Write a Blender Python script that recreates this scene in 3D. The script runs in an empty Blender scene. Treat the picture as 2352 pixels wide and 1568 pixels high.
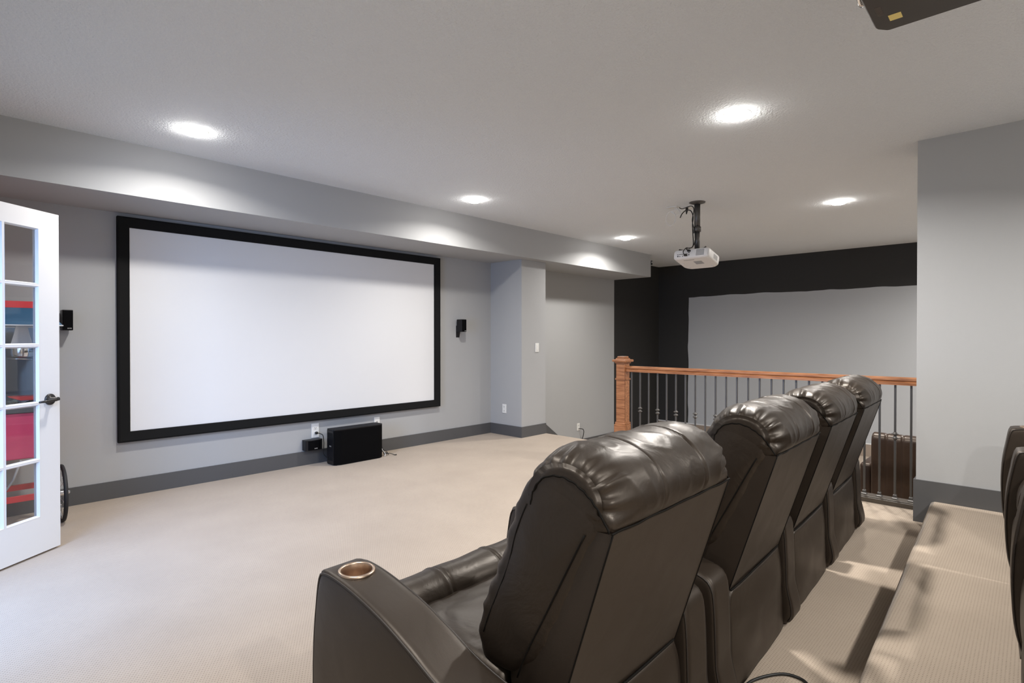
import bpy, bmesh, math, random
from mathutils import Vector, Matrix, noise as mnoise

random.seed(4)
SC = bpy.context.scene
COL = SC.collection

# ------------------------------------------------------------------ camera
CAM_Z = 1.29
cd = bpy.data.cameras.new('camera')
cam = bpy.data.objects.new('camera', cd)
COL.objects.link(cam)
cam.location = (0, 0, CAM_Z)
yaw, pitch = 0.808774, -0.0073235
cam.rotation_euler = (math.pi / 2 + pitch, 0, -yaw)
cd.sensor_width = 36.0
cd.lens = 1260.756 / 2352 * 36.0
cd.clip_start = 0.02
SC.camera = cam

# ------------------------------------------------------------------ world, exposure
w = bpy.data.worlds.new('world')
SC.world = w
w.use_nodes = True
w.node_tree.nodes['Background'].inputs[0].default_value = (0.55, 0.72, 1.0, 1)
w.node_tree.nodes['Background'].inputs[1].default_value = 0.5
SC.view_settings.view_transform = 'Standard'
SC.view_settings.look = 'None'
SC.view_settings.gamma = 1.0
SC.view_settings.use_curve_mapping = False
SC.view_settings.exposure = 0.16

# daylight that comes in through the open double doorway in the left wall
ld = bpy.data.lights.new('doorway_daylight', 'AREA')
ld.shape = 'RECTANGLE'
ld.size = 0.9
ld.size_y = 1.9
ld.energy = 38
ld.color = (0.32, 0.54, 1.0)
lo = bpy.data.objects.new('doorway_daylight', ld)
lo.location = (-0.50, 3.15, 1.15)
ld.spread = math.radians(128)
lo.rotation_euler = (math.radians(64), 0, math.radians(-66))
COL.objects.link(lo)

LAMP_POWER = 33.0
LAMP_COLOR = (1.0, 0.96, 0.91)
ZC = 2.665          # ceiling height
YW = 5.35           # screen wall
LOW = -0.52         # lower floor beyond the railing
TIER = 0.16         # raised platform for the second row


# ------------------------------------------------------------------ materials
def new_mat(name):
    m = bpy.data.materials.new(name)
    m.use_nodes = True
    return m, m.node_tree, m.node_tree.nodes['Principled BSDF']


def mat(name, col, rough=0.5, metal=0.0, bump=None, var=None, spec=0.5, coat=0.0):
    m, nt, b = new_mat(name)
    b.inputs['Base Color'].default_value = (*col, 1)
    b.inputs['Roughness'].default_value = rough
    b.inputs['Metallic'].default_value = metal
    b.inputs['Specular IOR Level'].default_value = spec
    b.inputs['Coat Weight'].default_value = coat
    N, L = nt.nodes, nt.links
    tc = N.new('ShaderNodeTexCoord')
    if bump:
        sc, st, di = bump[:3]
        t = N.new('ShaderNodeTexNoise')
        t.inputs['Scale'].default_value = sc
        t.inputs['Detail'].default_value = 4
        L.new(tc.outputs['Object'], t.inputs['Vector'])
        bp = N.new('ShaderNodeBump')
        bp.inputs['Strength'].default_value = st
        bp.inputs['Distance'].default_value = di
        L.new(t.outputs['Fac'], bp.inputs['Height'])
        L.new(bp.outputs['Normal'], b.inputs['Normal'])
    if var:
        sc, c2 = var
        t = N.new('ShaderNodeTexNoise')
        t.inputs['Scale'].default_value = sc
        t.inputs['Detail'].default_value = 3
        L.new(tc.outputs['Object'], t.inputs['Vector'])
        mx = N.new('ShaderNodeMix')
        mx.data_type = 'RGBA'
        mx.inputs['A'].default_value = (*col, 1)
        mx.inputs['B'].default_value = (*c2, 1)
        L.new(t.outputs['Fac'], mx.inputs['Factor'])
        L.new(mx.outputs['Result'], b.inputs['Base Color'])
    return m


def math_node(nt, op, a, b=None, c=None):
    n = nt.nodes.new('ShaderNodeMath')
    n.operation = op
    for i, v in enumerate((a, b, c)):
        if v is None:
            continue
        if isinstance(v, (int, float)):
            n.inputs[i].default_value = v
        else:
            nt.links.new(v, n.inputs[i])
    return n.outputs[0]


def carpet_mat():
    m, nt, b = new_mat('beige_carpet')
    N, L = nt.nodes, nt.links
    tc = N.new('ShaderNodeTexCoord')
    sp = N.new('ShaderNodeSeparateXYZ')
    L.new(tc.outputs['Object'], sp.inputs[0])
    px, py = 0.0125, 0.0105
    v = math_node(nt, 'DIVIDE', sp.outputs['Y'], py)
    row = math_node(nt, 'FLOOR', v)
    off = math_node(nt, 'MULTIPLY', row, 0.5)
    u = math_node(nt, 'ADD', math_node(nt, 'DIVIDE', sp.outputs['X'], px), off)
    cx = math_node(nt, 'MULTIPLY', math_node(nt, 'SUBTRACT', math_node(nt, 'FRACT', u), 0.5), px)
    cy = math_node(nt, 'MULTIPLY', math_node(nt, 'SUBTRACT', math_node(nt, 'FRACT', v), 0.5), py)
    d = math_node(nt, 'SQRT', math_node(nt, 'ADD', math_node(nt, 'MULTIPLY', cx, cx), math_node(nt, 'MULTIPLY', cy, cy)))
    mr = N.new('ShaderNodeMapRange')
    mr.interpolation_type = 'SMOOTHSTEP'
    mr.inputs['From Min'].default_value = 0.0009
    mr.inputs['From Max'].default_value = 0.0031
    L.new(d, mr.inputs['Value'])
    big = N.new('ShaderNodeTexNoise')
    big.inputs['Scale'].default_value = 2.2
    big.inputs['Detail'].default_value = 3
    L.new(tc.outputs['Object'], big.inputs['Vector'])
    fine = N.new('ShaderNodeTexNoise')
    fine.inputs['Scale'].default_value = 260
    L.new(tc.outputs['Object'], fine.inputs['Vector'])
    mx = N.new('ShaderNodeMix')
    mx.data_type = 'RGBA'
    mx.inputs['A'].default_value = (0.345, 0.282, 0.222, 1)
    mx.inputs['B'].default_value = (0.455, 0.380, 0.305, 1)
    L.new(big.outputs['Fac'], mx.inputs['Factor'])
    mz = N.new('ShaderNodeMix')
    mz.data_type = 'RGBA'
    mz.inputs['A'].default_value = (0.16, 0.12, 0.09, 1)
    jit = N.new('ShaderNodeTexNoise')
    jit.inputs['Scale'].default_value = 38
    jit.inputs['Detail'].default_value = 2
    L.new(tc.outputs['Object'], jit.inputs['Vector'])
    dark = math_node(nt, 'MULTIPLY', math_node(nt, 'SUBTRACT', 1.0, mr.outputs['Result']), math_node(nt, 'MULTIPLY', jit.outputs['Fac'], 1.25))
    L.new(math_node(nt, 'SUBTRACT', 1.0, dark), mz.inputs['Factor'])
    L.new(mx.outputs['Result'], mz.inputs['B'])
    L.new(mz.outputs['Result'], b.inputs['Base Color'])
    b.inputs['Roughness'].default_value = 1.0
    b.inputs['Specular IOR Level'].default_value = 0.05
    b.inputs['Sheen Weight'].default_value = 0.15
    h = math_node(nt, 'ADD', mr.outputs['Result'], math_node(nt, 'MULTIPLY', fine.outputs['Fac'], 0.7))
    bp = N.new('ShaderNodeBump')
    bp.inputs['Strength'].default_value = 0.5
    bp.inputs['Distance'].default_value = 0.002
    L.new(h, bp.inputs['Height'])
    L.new(bp.outputs['Normal'], b.inputs['Normal'])
    return m


def leather_mat(name, c1, c2, rough=0.36, wr=0.35):
    m, nt, b = new_mat(name)
    N, L = nt.nodes, nt.links
    tc = N.new('ShaderNodeTexCoord')
    t = N.new('ShaderNodeTexNoise')
    t.inputs['Scale'].default_value = 7
    t.inputs['Detail'].default_value = 4
    t.inputs['Distortion'].default_value = 0.9
    L.new(tc.outputs['Object'], t.inputs['Vector'])
    g = N.new('ShaderNodeTexVoronoi')
    g.inputs['Scale'].default_value = 420
    L.new(tc.outputs['Object'], g.inputs['Vector'])
    mx = N.new('ShaderNodeMix')
    mx.data_type = 'RGBA'
    mx.inputs['A'].default_value = (*c1, 1)
    mx.inputs['B'].default_value = (*c2, 1)
    L.new(t.outputs['Fac'], mx.inputs['Factor'])
    L.new(mx.outputs['Result'], b.inputs['Base Color'])
    b.inputs['Specular Tint'].default_value = (1.0, 0.90, 0.80, 1)
    rr = N.new('ShaderNodeMapRange')
    rr.inputs['To Min'].default_value = rough - 0.07
    rr.inputs['To Max'].default_value = rough + 0.1
    L.new(t.outputs['Fac'], rr.inputs['Value'])
    L.new(rr.outputs['Result'], b.inputs['Roughness'])
    b1 = N.new('ShaderNodeBump')
    b1.inputs['Strength'].default_value = wr
    b1.inputs['Distance'].default_value = 0.012
    L.new(t.outputs['Fac'], b1.inputs['Height'])
    b2 = N.new('ShaderNodeBump')
    b2.inputs['Strength'].default_value = 0.08
    b2.inputs['Distance'].default_value = 0.0008
    L.new(g.outputs['Distance'], b2.inputs['Height'])
    L.new(b1.outputs['Normal'], b2.inputs['Normal'])
    L.new(b2.outputs['Normal'], b.inputs['Normal'])
    return m


def wood_mat():
    m, nt, b = new_mat('stained_wood')
    N, L = nt.nodes, nt.links
    tc = N.new('ShaderNodeTexCoord')
    mp = N.new('ShaderNodeMapping')
    mp.inputs['Scale'].default_value = (30, 3, 30)
    L.new(tc.outputs['Object'], mp.inputs['Vector'])
    t = N.new('ShaderNodeTexNoise')
    t.inputs['Scale'].default_value = 2
    t.inputs['Detail'].default_value = 6
    L.new(mp.outputs['Vector'], t.inputs['Vector'])
    r = N.new('ShaderNodeValToRGB')
    r.color_ramp.elements[0].position = 0.3
    r.color_ramp.elements[0].color = (0.21, 0.075, 0.028, 1)
    r.color_ramp.elements[1].position = 0.72
    r.color_ramp.elements[1].color = (0.48, 0.215, 0.095, 1)
    L.new(t.outputs['Fac'], r.inputs['Fac'])
    L.new(r.outputs['Color'], b.inputs['Base Color'])
    b.inputs['Roughness'].default_value = 0.35
    return m


def glass_mat(name, tint=(1, 1, 1), mixf=0.0):
    m = bpy.data.materials.new(name)
    m.use_nodes = True
    nt = m.node_tree
    N, L = nt.nodes, nt.links
    N.remove(N['Principled BSDF'])
    tr = N.new('ShaderNodeBsdfTransparent')
    tr.inputs[0].default_value = (*tint, 1)
    gl = N.new('ShaderNodeBsdfGlossy')
    gl.inputs['Roughness'].default_value = 0.02
    lw = N.new('ShaderNodeLayerWeight')
    lw.inputs['Blend'].default_value = 0.5
    f5 = math_node(nt, 'POWER', lw.outputs['Facing'], 4.0)
    fac = math_node(nt, 'ADD', math_node(nt, 'MULTIPLY', f5, 0.8), 0.04)
    mx = N.new('ShaderNodeMixShader')
    L.new(fac, mx.inputs[0])
    L.new(tr.outputs[0], mx.inputs[1])
    L.new(gl.outputs[0], mx.inputs[2])
    L.new(mx.outputs[0], N['Material Output'].inputs[0])
    return m


def emit_mat(name, col, s):
    m, nt, b = new_mat(name)
    b.inputs['Base Color'].default_value = (0.9, 0.9, 0.9, 1)
    b.inputs['Emission Color'].default_value = (*col, 1)
    b.inputs['Emission Strength'].default_value = s
    return m


def far_wall_mat():
    # black paint with a hand-cut grey rectangle, the wobbly edge is in the paint
    m, nt, b = new_mat('black_and_grey_painted_wall')
    N, L = nt.nodes, nt.links
    tc = N.new('ShaderNodeTexCoord')
    sp = N.new('ShaderNodeSeparateXYZ')
    L.new(tc.outputs['Object'], sp.inputs[0])
    n = N.new('ShaderNodeTexNoise')
    n.inputs['Scale'].default_value = 1.6
    n.inputs['Detail'].default_value = 2
    L.new(tc.outputs['Object'], n.inputs['Vector'])
    wob = math_node(nt, 'MULTIPLY', math_node(nt, 'SUBTRACT', n.outputs['Fac'], 0.5), 0.08)
    a = math_node(nt, 'LESS_THAN', math_node(nt, 'ADD', sp.outputs['Y'], wob), 4.735)
    c = math_node(nt, 'LESS_THAN', math_node(nt, 'ADD', sp.outputs['Z'], wob), 2.048)
    f = math_node(nt, 'MULTIPLY', a, c)
    mx = N.new('ShaderNodeMix')
    mx.data_type = 'RGBA'
    mx.inputs['A'].default_value = (0.022, 0.021, 0.020, 1)
    mx.inputs['B'].default_value = (0.42, 0.435, 0.45, 1)
    L.new(f, mx.inputs['Factor'])
    L.new(mx.outputs['Result'], b.inputs['Base Color'])
    b.inputs['Roughness'].default_value = 0.75
    return m


M = {}
M['wall'] = mat('grey_wall_paint', (0.40, 0.405, 0.41), 0.7, bump=(140, 0.12, 0.002), spec=0.25)
M['ceiling'] = mat('knockdown_ceiling_paint', (0.80, 0.83, 0.86), 0.9, bump=(85, 1.0, 0.008), spec=0.1, var=(150, (0.72, 0.75, 0.78)))
M['black_wall'] = mat('black_wall_paint', (0.022, 0.021, 0.02), 0.75)
M['far_wall'] = far_wall_mat()
M['base'] = mat('charcoal_baseboard_paint', (0.085, 0.085, 0.088), 0.45)
M['low_base'] = mat('tan_baseboard', (0.30, 0.24, 0.19), 0.6)
M['carpet'] = carpet_mat()
M['white'] = mat('white_paint', (0.70, 0.70, 0.705), 0.35)
M['plastic_white'] = mat('white_plastic', (0.78, 0.78, 0.76), 0.4)
M['slot'] = mat('dark_slot', (0.03, 0.03, 0.03), 0.6)
M['screen'] = mat('matte_white_screen', (0.76, 0.765, 0.775), 0.85, spec=0.1)
M['velvet'] = mat('black_velvet', (0.012, 0.012, 0.012), 0.95, spec=0.1)
M['leather'] = leather_mat('dark_brown_leather', (0.014, 0.0098, 0.0070), (0.025, 0.0178, 0.0126), 0.41, 0.42)
M['leather_taut'] = leather_mat('taut_dark_leather', (0.0185, 0.0132, 0.0095), (0.028, 0.0203, 0.0148), 0.43, 0.08)
M['club_leather'] = leather_mat('brown_club_leather', (0.028, 0.016, 0.011), (0.05, 0.029, 0.019), 0.36, 0.3)
M['thread'] = mat('dark_thread', (0.005, 0.004, 0.003), 0.7, spec=0.15)
M['thread_light'] = mat('brown_piping', (0.026, 0.02, 0.016), 0.5)
M['dark_cloth'] = mat('black_dust_cloth', (0.008, 0.008, 0.008), 0.95)
M['steel'] = mat('brushed_steel', (0.52, 0.40, 0.31), 0.34, 1.0)
M['chrome'] = mat('chrome', (0.8, 0.8, 0.8), 0.12, 1.0)
M['bronze'] = mat('dark_bronze', (0.05, 0.047, 0.045), 0.35, 0.8)
M['iron'] = mat('dark_iron', (0.12, 0.115, 0.11), 0.42, 0.7)
M['rail_base'] = mat('dark_brown_rail_paint', (0.07, 0.058, 0.046), 0.42)
M['wood'] = wood_mat()
M['black'] = mat('black_plastic', (0.006, 0.006, 0.008), 0.40, spec=0.35)
M['gloss_black'] = mat('gloss_black', (0.008, 0.008, 0.010), 0.15)
M['sub_face'] = mat('satin_black_front', (0.0015, 0.0015, 0.002), 0.7, spec=0.08)
M['silver'] = mat('silver_print', (0.75, 0.75, 0.75), 0.3, 0.6)
M['grey_plastic'] = mat('grey_plastic', (0.22, 0.22, 0.22), 0.5)
M['grey_grille'] = mat('grey_vent', (0.34, 0.34, 0.34), 0.6)
M['proj_white'] = mat('projector_white', (0.74, 0.73, 0.72), 0.42)
M['proj_dark'] = mat('projector_dark_brown', (0.055, 0.047, 0.040), 0.5)
M['sticker'] = mat('yellow_sticker', (0.95, 0.76, 0.27), 0.6)
M['proj_vent'] = mat('projector_vent_brown', (0.13, 0.105, 0.09), 0.6)
M['rubber'] = mat('black_rubber', (0.012, 0.012, 0.014), 0.6)
M['red'] = mat('red_enamel', (0.55, 0.035, 0.04), 0.35)
M['pink_red'] = mat('faded_red_enamel', (0.55, 0.05, 0.13), 0.3)
M['blue'] = mat('blue_panel', (0.02, 0.085, 0.16), 0.35)
M['grey_dark'] = mat('dark_grey_enamel', (0.07, 0.075, 0.08), 0.4)
M['popcorn'] = mat('popcorn_bits', (0.35, 0.32, 0.22), 0.8, var=(60, (0.05, 0.08, 0.06)))
M['glass'] = glass_mat('clear_pane')
M['blue_glass'] = glass_mat('blue_tinted_pane', (0.55, 0.72, 0.95))
M['lamp'] = emit_mat('lit_lens', (1.0, 0.96, 0.90), 70.0)
M['lamp_trim'] = mat('white_lamp_trim', (0.85, 0.85, 0.84), 0.4)
M['cord_white'] = mat('white_cable', (0.75, 0.75, 0.74), 0.5)
M['cord_black'] = mat('black_cable', (0.010, 0.010, 0.010), 0.45)


# ------------------------------------------------------------------ object helpers
def link(name, me, parent=None):
    o = bpy.data.objects.new(name, me)
    COL.objects.link(o)
    if parent is not None:
        o.parent = parent
    return o


def tag(o, label, cat, group=None, kind=None):
    o['label'] = label
    o['category'] = cat
    if group:
        o['group'] = group
    if kind:
        o['kind'] = kind
    return o


def empty(name, loc=(0, 0, 0), rz=0.0):
    o = bpy.data.objects.new(name, None)
    o.location = loc
    o.rotation_euler = (0, 0, rz)
    o.empty_display_size = 0.1
    COL.objects.link(o)
    return o


class MB:
    """collects geometry for ONE mesh"""

    def __init__(self):
        self.v, self.f, self.s, self.mi = [], [], [], []
        self.cur = 0

    def add(self, verts, faces, smooth=False):
        o = len(self.v)
        self.v += [tuple(p) for p in verts]
        self.f += [tuple(i + o for i in f) for f in faces]
        self.s += [smooth] * len(faces)
        self.mi += [self.cur] * len(faces)
        return self

    def box(self, x0, x1, y0, y1, z0, z1, mtx=None):
        v = [Vector(p) for p in ((x0, y0, z0), (x1, y0, z0), (x1, y1, z0), (x0, y1, z0),
                                 (x0, y0, z1), (x1, y0, z1), (x1, y1, z1), (x0, y1, z1))]
        if mtx:
            v = [mtx @ p for p in v]
        return self.add(v, [(0, 3, 2, 1), (4, 5, 6, 7), (0, 1, 5, 4), (1, 2, 6, 5), (2, 3, 7, 6), (3, 0, 4, 7)])

    def rbox(self, x0, x1, y0, y1, z0, z1, r=0.01, seg=3, mtx=None, smooth=True):
        bm = bmesh.new()
        bmesh.ops.create_cube(bm, size=1.0)
        for p in bm.verts:
            p.co = ((p.co.x + .5) * (x1 - x0) + x0, (p.co.y + .5) * (y1 - y0) + y0, (p.co.z + .5) * (z1 - z0) + z0)
        bmesh.ops.bevel(bm, geom=list(bm.edges), offset=r, segments=seg, profile=0.5, affect='EDGES')
        bm.verts.ensure_lookup_table()
        vs = [(mtx @ p.co if mtx else p.co.copy()) for p in bm.verts]
        fs = [[q.index for q in f.verts] for f in bm.faces]
        bm.free()
        return self.add(vs, fs, smooth)

    def prism(self, poly, axis, a, b, smooth=False, mtx=None):
        """poly is a list of 2-D points; axis 'x','y' or 'z' is the direction of extrusion"""
        def P(p, t):
            q = {'x': (t, p[0], p[1]), 'y': (p[0], t, p[1]), 'z': (p[0], p[1], t)}[axis]
            q = Vector(q)
            return mtx @ q if mtx else q
        n = len(poly)
        v = [P(p, a) for p in poly] + [P(p, b) for p in poly]
        area = sum(poly[i][0] * poly[(i + 1) % n][1] - poly[(i + 1) % n][0] * poly[i][1] for i in range(n))
        flip = (area > 0) != (axis in 'xz') if b > a else (area > 0) == (axis in 'xz')
        f = [tuple(range(n))[::-1], tuple(range(n, 2 * n))] + [(i, (i + 1) % n, n + (i + 1) % n, n + i) for i in range(n)]
        if flip:
            f = [t[::-1] for t in f]
        self.add(v, f[:2])
        o = len(self.v) - 2 * n
        self.f += [tuple(i + o for i in t) for t in f[2:]]
        self.s += [smooth] * n
        self.mi += [self.cur] * n
        return self

    def tube(self, path, r, n=8, closed=False, caps=True):
        pts = [Vector(p) for p in path]
        k = len(pts)
        rings = []
        up = None
        for i, p in enumerate(pts):
            if closed:
                t = pts[(i + 1) % k] - pts[i - 1]
            else:
                t = pts[min(i + 1, k - 1)] - pts[max(i - 1, 0)]
            t.normalize()
            if up is None:
                a = Vector((0, 0, 1)) if abs(t.z) < 0.9 else Vector((1, 0, 0))
                up = (a - t * a.dot(t)).normalized()
            else:
                up = (up - t * up.dot(t)).normalized()
            s = t.cross(up)
            rr = r[i] if isinstance(r, (list, tuple)) else r
            rings.append([p + (up * math.cos(2 * math.pi * j / n) + s * math.sin(2 * math.pi * j / n)) * rr for j in range(n)])
        v = [q for ring in rings for q in ring]
        f = []
        for i in range(k if closed else k - 1):
            for j in range(n):
                a, b = i * n + j, i * n + (j + 1) % n
                i2 = (i + 1) % k
                f.append((a, b, i2 * n + (j + 1) % n, i2 * n + j))
        if caps and not closed:
            f.append(tuple(range(n))[::-1])
            f.append(tuple(range((k - 1) * n, k * n)))
        return self.add(v, f, True)

    def lathe(self, prof, n=24, mtx=None, smooth=True, caps=True):
        """prof: (radius, height) about local z"""
        v, f = [], []
        for (r, h) in prof:
            for j in range(n):
                a = 2 * math.pi * j / n
                p = Vector((r * math.cos(a), r * math.sin(a), h))
                v.append(mtx @ p if mtx else p)
        for i in range(len(prof) - 1):
            for j in range(n):
                a, b = i * n + j, i * n + (j + 1) % n
                f.append((a, b, b + n, a + n))
        if caps and prof[0][0] > 1e-6:
            f.append(tuple(range(n))[::-1])
        if caps and prof[-1][0] > 1e-6:
            f.append(tuple(range((len(prof) - 1) * n, len(prof) * n)))
        return self.add(v, f, smooth)

    def loft(self, prof, xa, xb, r, dome=0.0, nx=24, fn=4, disp=None, mtx=None, open_ends=False):
        """closed (y,z) profile swept along x with rounded, slightly domed ends"""
        n = len(prof)
        area = sum(prof[i][0] * prof[(i + 1) % n][1] - prof[(i + 1) % n][0] * prof[i][1] for i in range(n))
        P = [Vector(p) for p in (prof if area > 0 else prof[::-1])]
        nor = []
        for i in range(n):
            t = P[(i + 1) % n] - P[i - 1]
            t.normalize()
            nor.append(Vector((t.y, -t.x)))
        c = sum(P, Vector((0, 0))) / n
        st = []            # (x, inset, scale)
        for k in (0.3, 0.6, 0.85):
            st.append((xa + dome * k * k, r, k))
        for k in range(fn):
            a = math.pi / 2 * k / fn
            st.append((xa + dome + r * (1 - math.cos(a)), r * (1 - math.sin(a)), 1.0))
        x0, x1 = xa + dome + r, xb - dome - r
        for k in range(nx + 1):
            st.append((x0 + (x1 - x0) * k / nx, 0.0, 1.0))
        for k in range(fn - 1, -1, -1):
            a = math.pi / 2 * k / fn
            st.append((xb - dome - r * (1 - math.cos(a)), r * (1 - math.sin(a)), 1.0))
        for k in (0.85, 0.6, 0.3):
            st.append((xb - dome * k * k, r, k))
        v = []
        rim = [P[i] - nor[i] * r for i in range(n)]
        for it in range(14):                      # keeps the inset ring from folding at tight corners
            rim = [(rim[i - 1] + rim[i] * 2 + rim[(i + 1) % n]) / 4 for i in range(n)]
        for (x, ins, sc) in st:
            for i in range(n):
                p = P[i].lerp(rim[i], ins / r)
                q = c + (p - c) * sc
                off = disp(x, i / n, q) if (disp and sc == 1.0) else 0.0
                q = q + nor[i] * off
                v.append(Vector((x, q.x, q.y)))
        m = len(st)
        v.append(Vector((xa, c.x, c.y)))
        v.append(Vector((xb, c.x, c.y)))
        f = []
        for i in range(m - 1):
            for j in range(n):
                a, b = i * n + j, i * n + (j + 1) % n
                f.append((a, a + n, b + n, b))
        f = [t[::-1] for t in f]
        for j in range(n):
            f.append((m * n, (j + 1) % n, j))
            f.append((m * n + 1, (m - 1) * n + j, (m - 1) * n + (j + 1) % n))
        if mtx:
            v = [mtx @ p for p in v]
        return self.add(v, f, True)

    def build(self, name, mats, parent=None):
        me = bpy.data.meshes.new(name)
        me.from_pydata([tuple(p) for p in self.v], [], self.f)
        for m in (mats if isinstance(mats, (list, tuple)) else [mats]):
            me.materials.append(m)
        me.polygons.foreach_set('use_smooth', self.s)
        me.polygons.foreach_set('material_index', self.mi)
        bm = bmesh.new()
        bm.from_mesh(me)
        bmesh.ops.recalc_face_normals(bm, faces=bm.faces)
        bm.to_mesh(me)
        bm.free()
        me.update()
        return link(name, me, parent)


def spline(pts, n, closed=True):
    """Catmull-Rom resample, even in arc length"""
    P = [Vector(p) for p in pts]
    k = len(P)
    out = []
    segs = k if closed else k - 1
    for i in range(segs):
        if closed:
            a, b, c, d = P[i - 1], P[i], P[(i + 1) % k], P[(i + 2) % k]
        else:
            a, b, c, d = P[max(i - 1, 0)], P[i], P[i + 1], P[min(i + 2, k - 1)]
        for s in range(16):
            t = s / 16
            out.append(0.5 * ((2 * b) + (c - a) * t + (2 * a - 5 * b + 4 * c - d) * t * t + (3 * b - a - 3 * c + d) * t ** 3))
    if not closed:
        out.append(P[-1])
    L = [0.0]
    m = len(out)
    for i in range(m if closed else m - 1):
        L.append(L[-1] + (out[(i + 1) % m] - out[i]).length)
    res, j = [], 0
    tot = L[-1]
    for i in range(n):
        s = tot * i / (n if closed else n - 1)
        while j < len(L) - 2 and L[j + 1] < s:
            j += 1
        d = L[j + 1] - L[j]
        t = (s - L[j]) / d if d > 1e-12 else 0
        res.append(out[j % m].lerp(out[(j + 1) % m], min(max(t, 0), 1)))
    return res


def fillet(poly, r, seg=4):
    """round every corner of a 2-D polygon; r one number or one per corner"""
    n = len(poly)
    P = [Vector(p) for p in poly]
    out = []
    for i in range(n):
        rr = r[i] if isinstance(r, (list, tuple)) else r
        a, b, c = P[i - 1], P[i], P[(i + 1) % n]
        u, w_ = (a - b), (c - b)
        d = min(rr, u.length * 0.48, w_.length * 0.48)
        if d < 1e-5:
            out.append(b)
            continue
        p, q = b + u.normalized() * d, b + w_.normalized() * d
        for s in range(seg + 1):
            t = s / seg
            out.append((1 - t) ** 2 * p + 2 * t * (1 - t) * b + t * t * q)
    return out


def rot_to(direction):
    return Vector(direction).to_track_quat('Z', 'Y').to_matrix().to_4x4()


def text_mesh(name, s, size, mtx, m, parent, depth=0.0006):
    cu = bpy.data.curves.new(name, 'FONT')
    cu.body = s
    cu.size = size
    cu.extrude = depth
    cu.align_x = 'CENTER'
    cu.align_y = 'CENTER'
    tmp = bpy.data.objects.new('lettering_source', cu)
    COL.objects.link(tmp)
    bpy.context.view_layer.update()
    me = bpy.data.meshes.new_from_object(tmp.evaluated_get(bpy.context.evaluated_depsgraph_get()))
    bpy.data.objects.remove(tmp)
    bpy.data.curves.remove(cu)
    me.transform(mtx)
    me.materials.clear()
    me.materials.append(m)
    return link(name, me, parent)


def boolean_cut(ob, cutter):
    md = ob.modifiers.new('cut', 'BOOLEAN')
    md.operation = 'DIFFERENCE'
    md.object = cutter
    md.solver = 'EXACT'
    bpy.context.view_layer.update()
    me = bpy.data.meshes.new_from_object(ob.evaluated_get(bpy.context.evaluated_depsgraph_get()))
    ob.modifiers.clear()
    ob.data = me
    bpy.data.objects.remove(cutter)


def struct(o, label, cat):
    return tag(o, label, cat, kind='structure')


def dup(src, name, loc, rz, skip=()):
    r = src.copy()
    r.name = name
    COL.objects.link(r)
    r.location = loc
    r.rotation_euler = (0, 0, rz)
    for ch in list(src.children):
        if ch in skip:
            continue
        c = ch.copy()
        COL.objects.link(c)
        c.parent = r
        for g in list(ch.children):
            d = g.copy()
            COL.objects.link(d)
            d.parent = c
    return r


# ------------------------------------------------------------------ room shell
XL = -0.22          # left wall
XS, XE = 4.75, 5.20  # right wall block
XF = 9.77           # far wall
YB = -2.4           # back wall
PX0, PX1, PY = 5.187, 5.662, 4.78   # column beside the screen
SX1, SY, SZ = 8.2, 4.637, 2.295     # soffit

# upper floor, one carpeted slab cut around the stairwell
mb = MB()
mb.prism([(XL - 0.1, YB), (XS + 0.05, YB), (XS + 0.05, 0.62), (5.17, 0.62), (5.17, 3.30), (5.66, 3.30), (5.66, YW), (XL - 0.1, YW)], 'z', -0.75, 0.0)
struct(mb.build('floor', M['carpet']), 'beige dotted carpet floor in front of the screen', 'floor')
# raised platform with a rounded nosing; its front edge runs slightly askew
mb = MB()
prof = fillet([(YB, 0.0), (0.0, 0.0), (0.0, TIER), (YB, TIER)], [0, 0, 0.035, 0], 6)
n = len(prof)
va = [Vector((XL, p.x + (0.335 if p.x > -1 else 0), p.y)) for p in prof]
vb = [Vector((XS, p.x + (0.525 if p.x > -1 else 0), p.y)) for p in prof]
mb.add(va + vb, [tuple(range(n)), tuple(range(n, 2 * n))[::-1]] + [(i, n + i, n + (i + 1) % n, (i + 1) % n) for i in range(n)], True)
o = mb.build('floor_platform', M['carpet'])
for p in o.data.polygons:
    p.use_smooth = 0.05 < abs(p.normal.z) < 0.95 and abs(p.normal.y) > 0.05
struct(o, 'raised carpeted platform behind the front recliner row', 'platform')
mb = MB()
mb.box(5.17, XF, YB, YW, LOW - 0.2, LOW)
struct(mb.build('floor_lower', M['carpet']), 'lower carpeted floor beyond the wooden railing', 'floor')
for i, (x, z) in enumerate(((5.94, -0.173), (6.22, -0.346))):
    mb = MB()
    mb.box(5.66, x, 3.30, YW, LOW, z)
    struct(mb.build('floor_step', M['carpet']), ('upper' if i == 0 else 'lower') + ' carpeted step down beside the grey stair wall', 'step')

# ceiling
mb = MB()
mb.box(XL - 0.1, XF + 0.1, YB - 0.1, YW + 0.1, ZC, ZC + 0.1)
struct(mb.build('ceiling', M['ceiling']), 'textured grey ceiling', 'ceiling')

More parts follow.
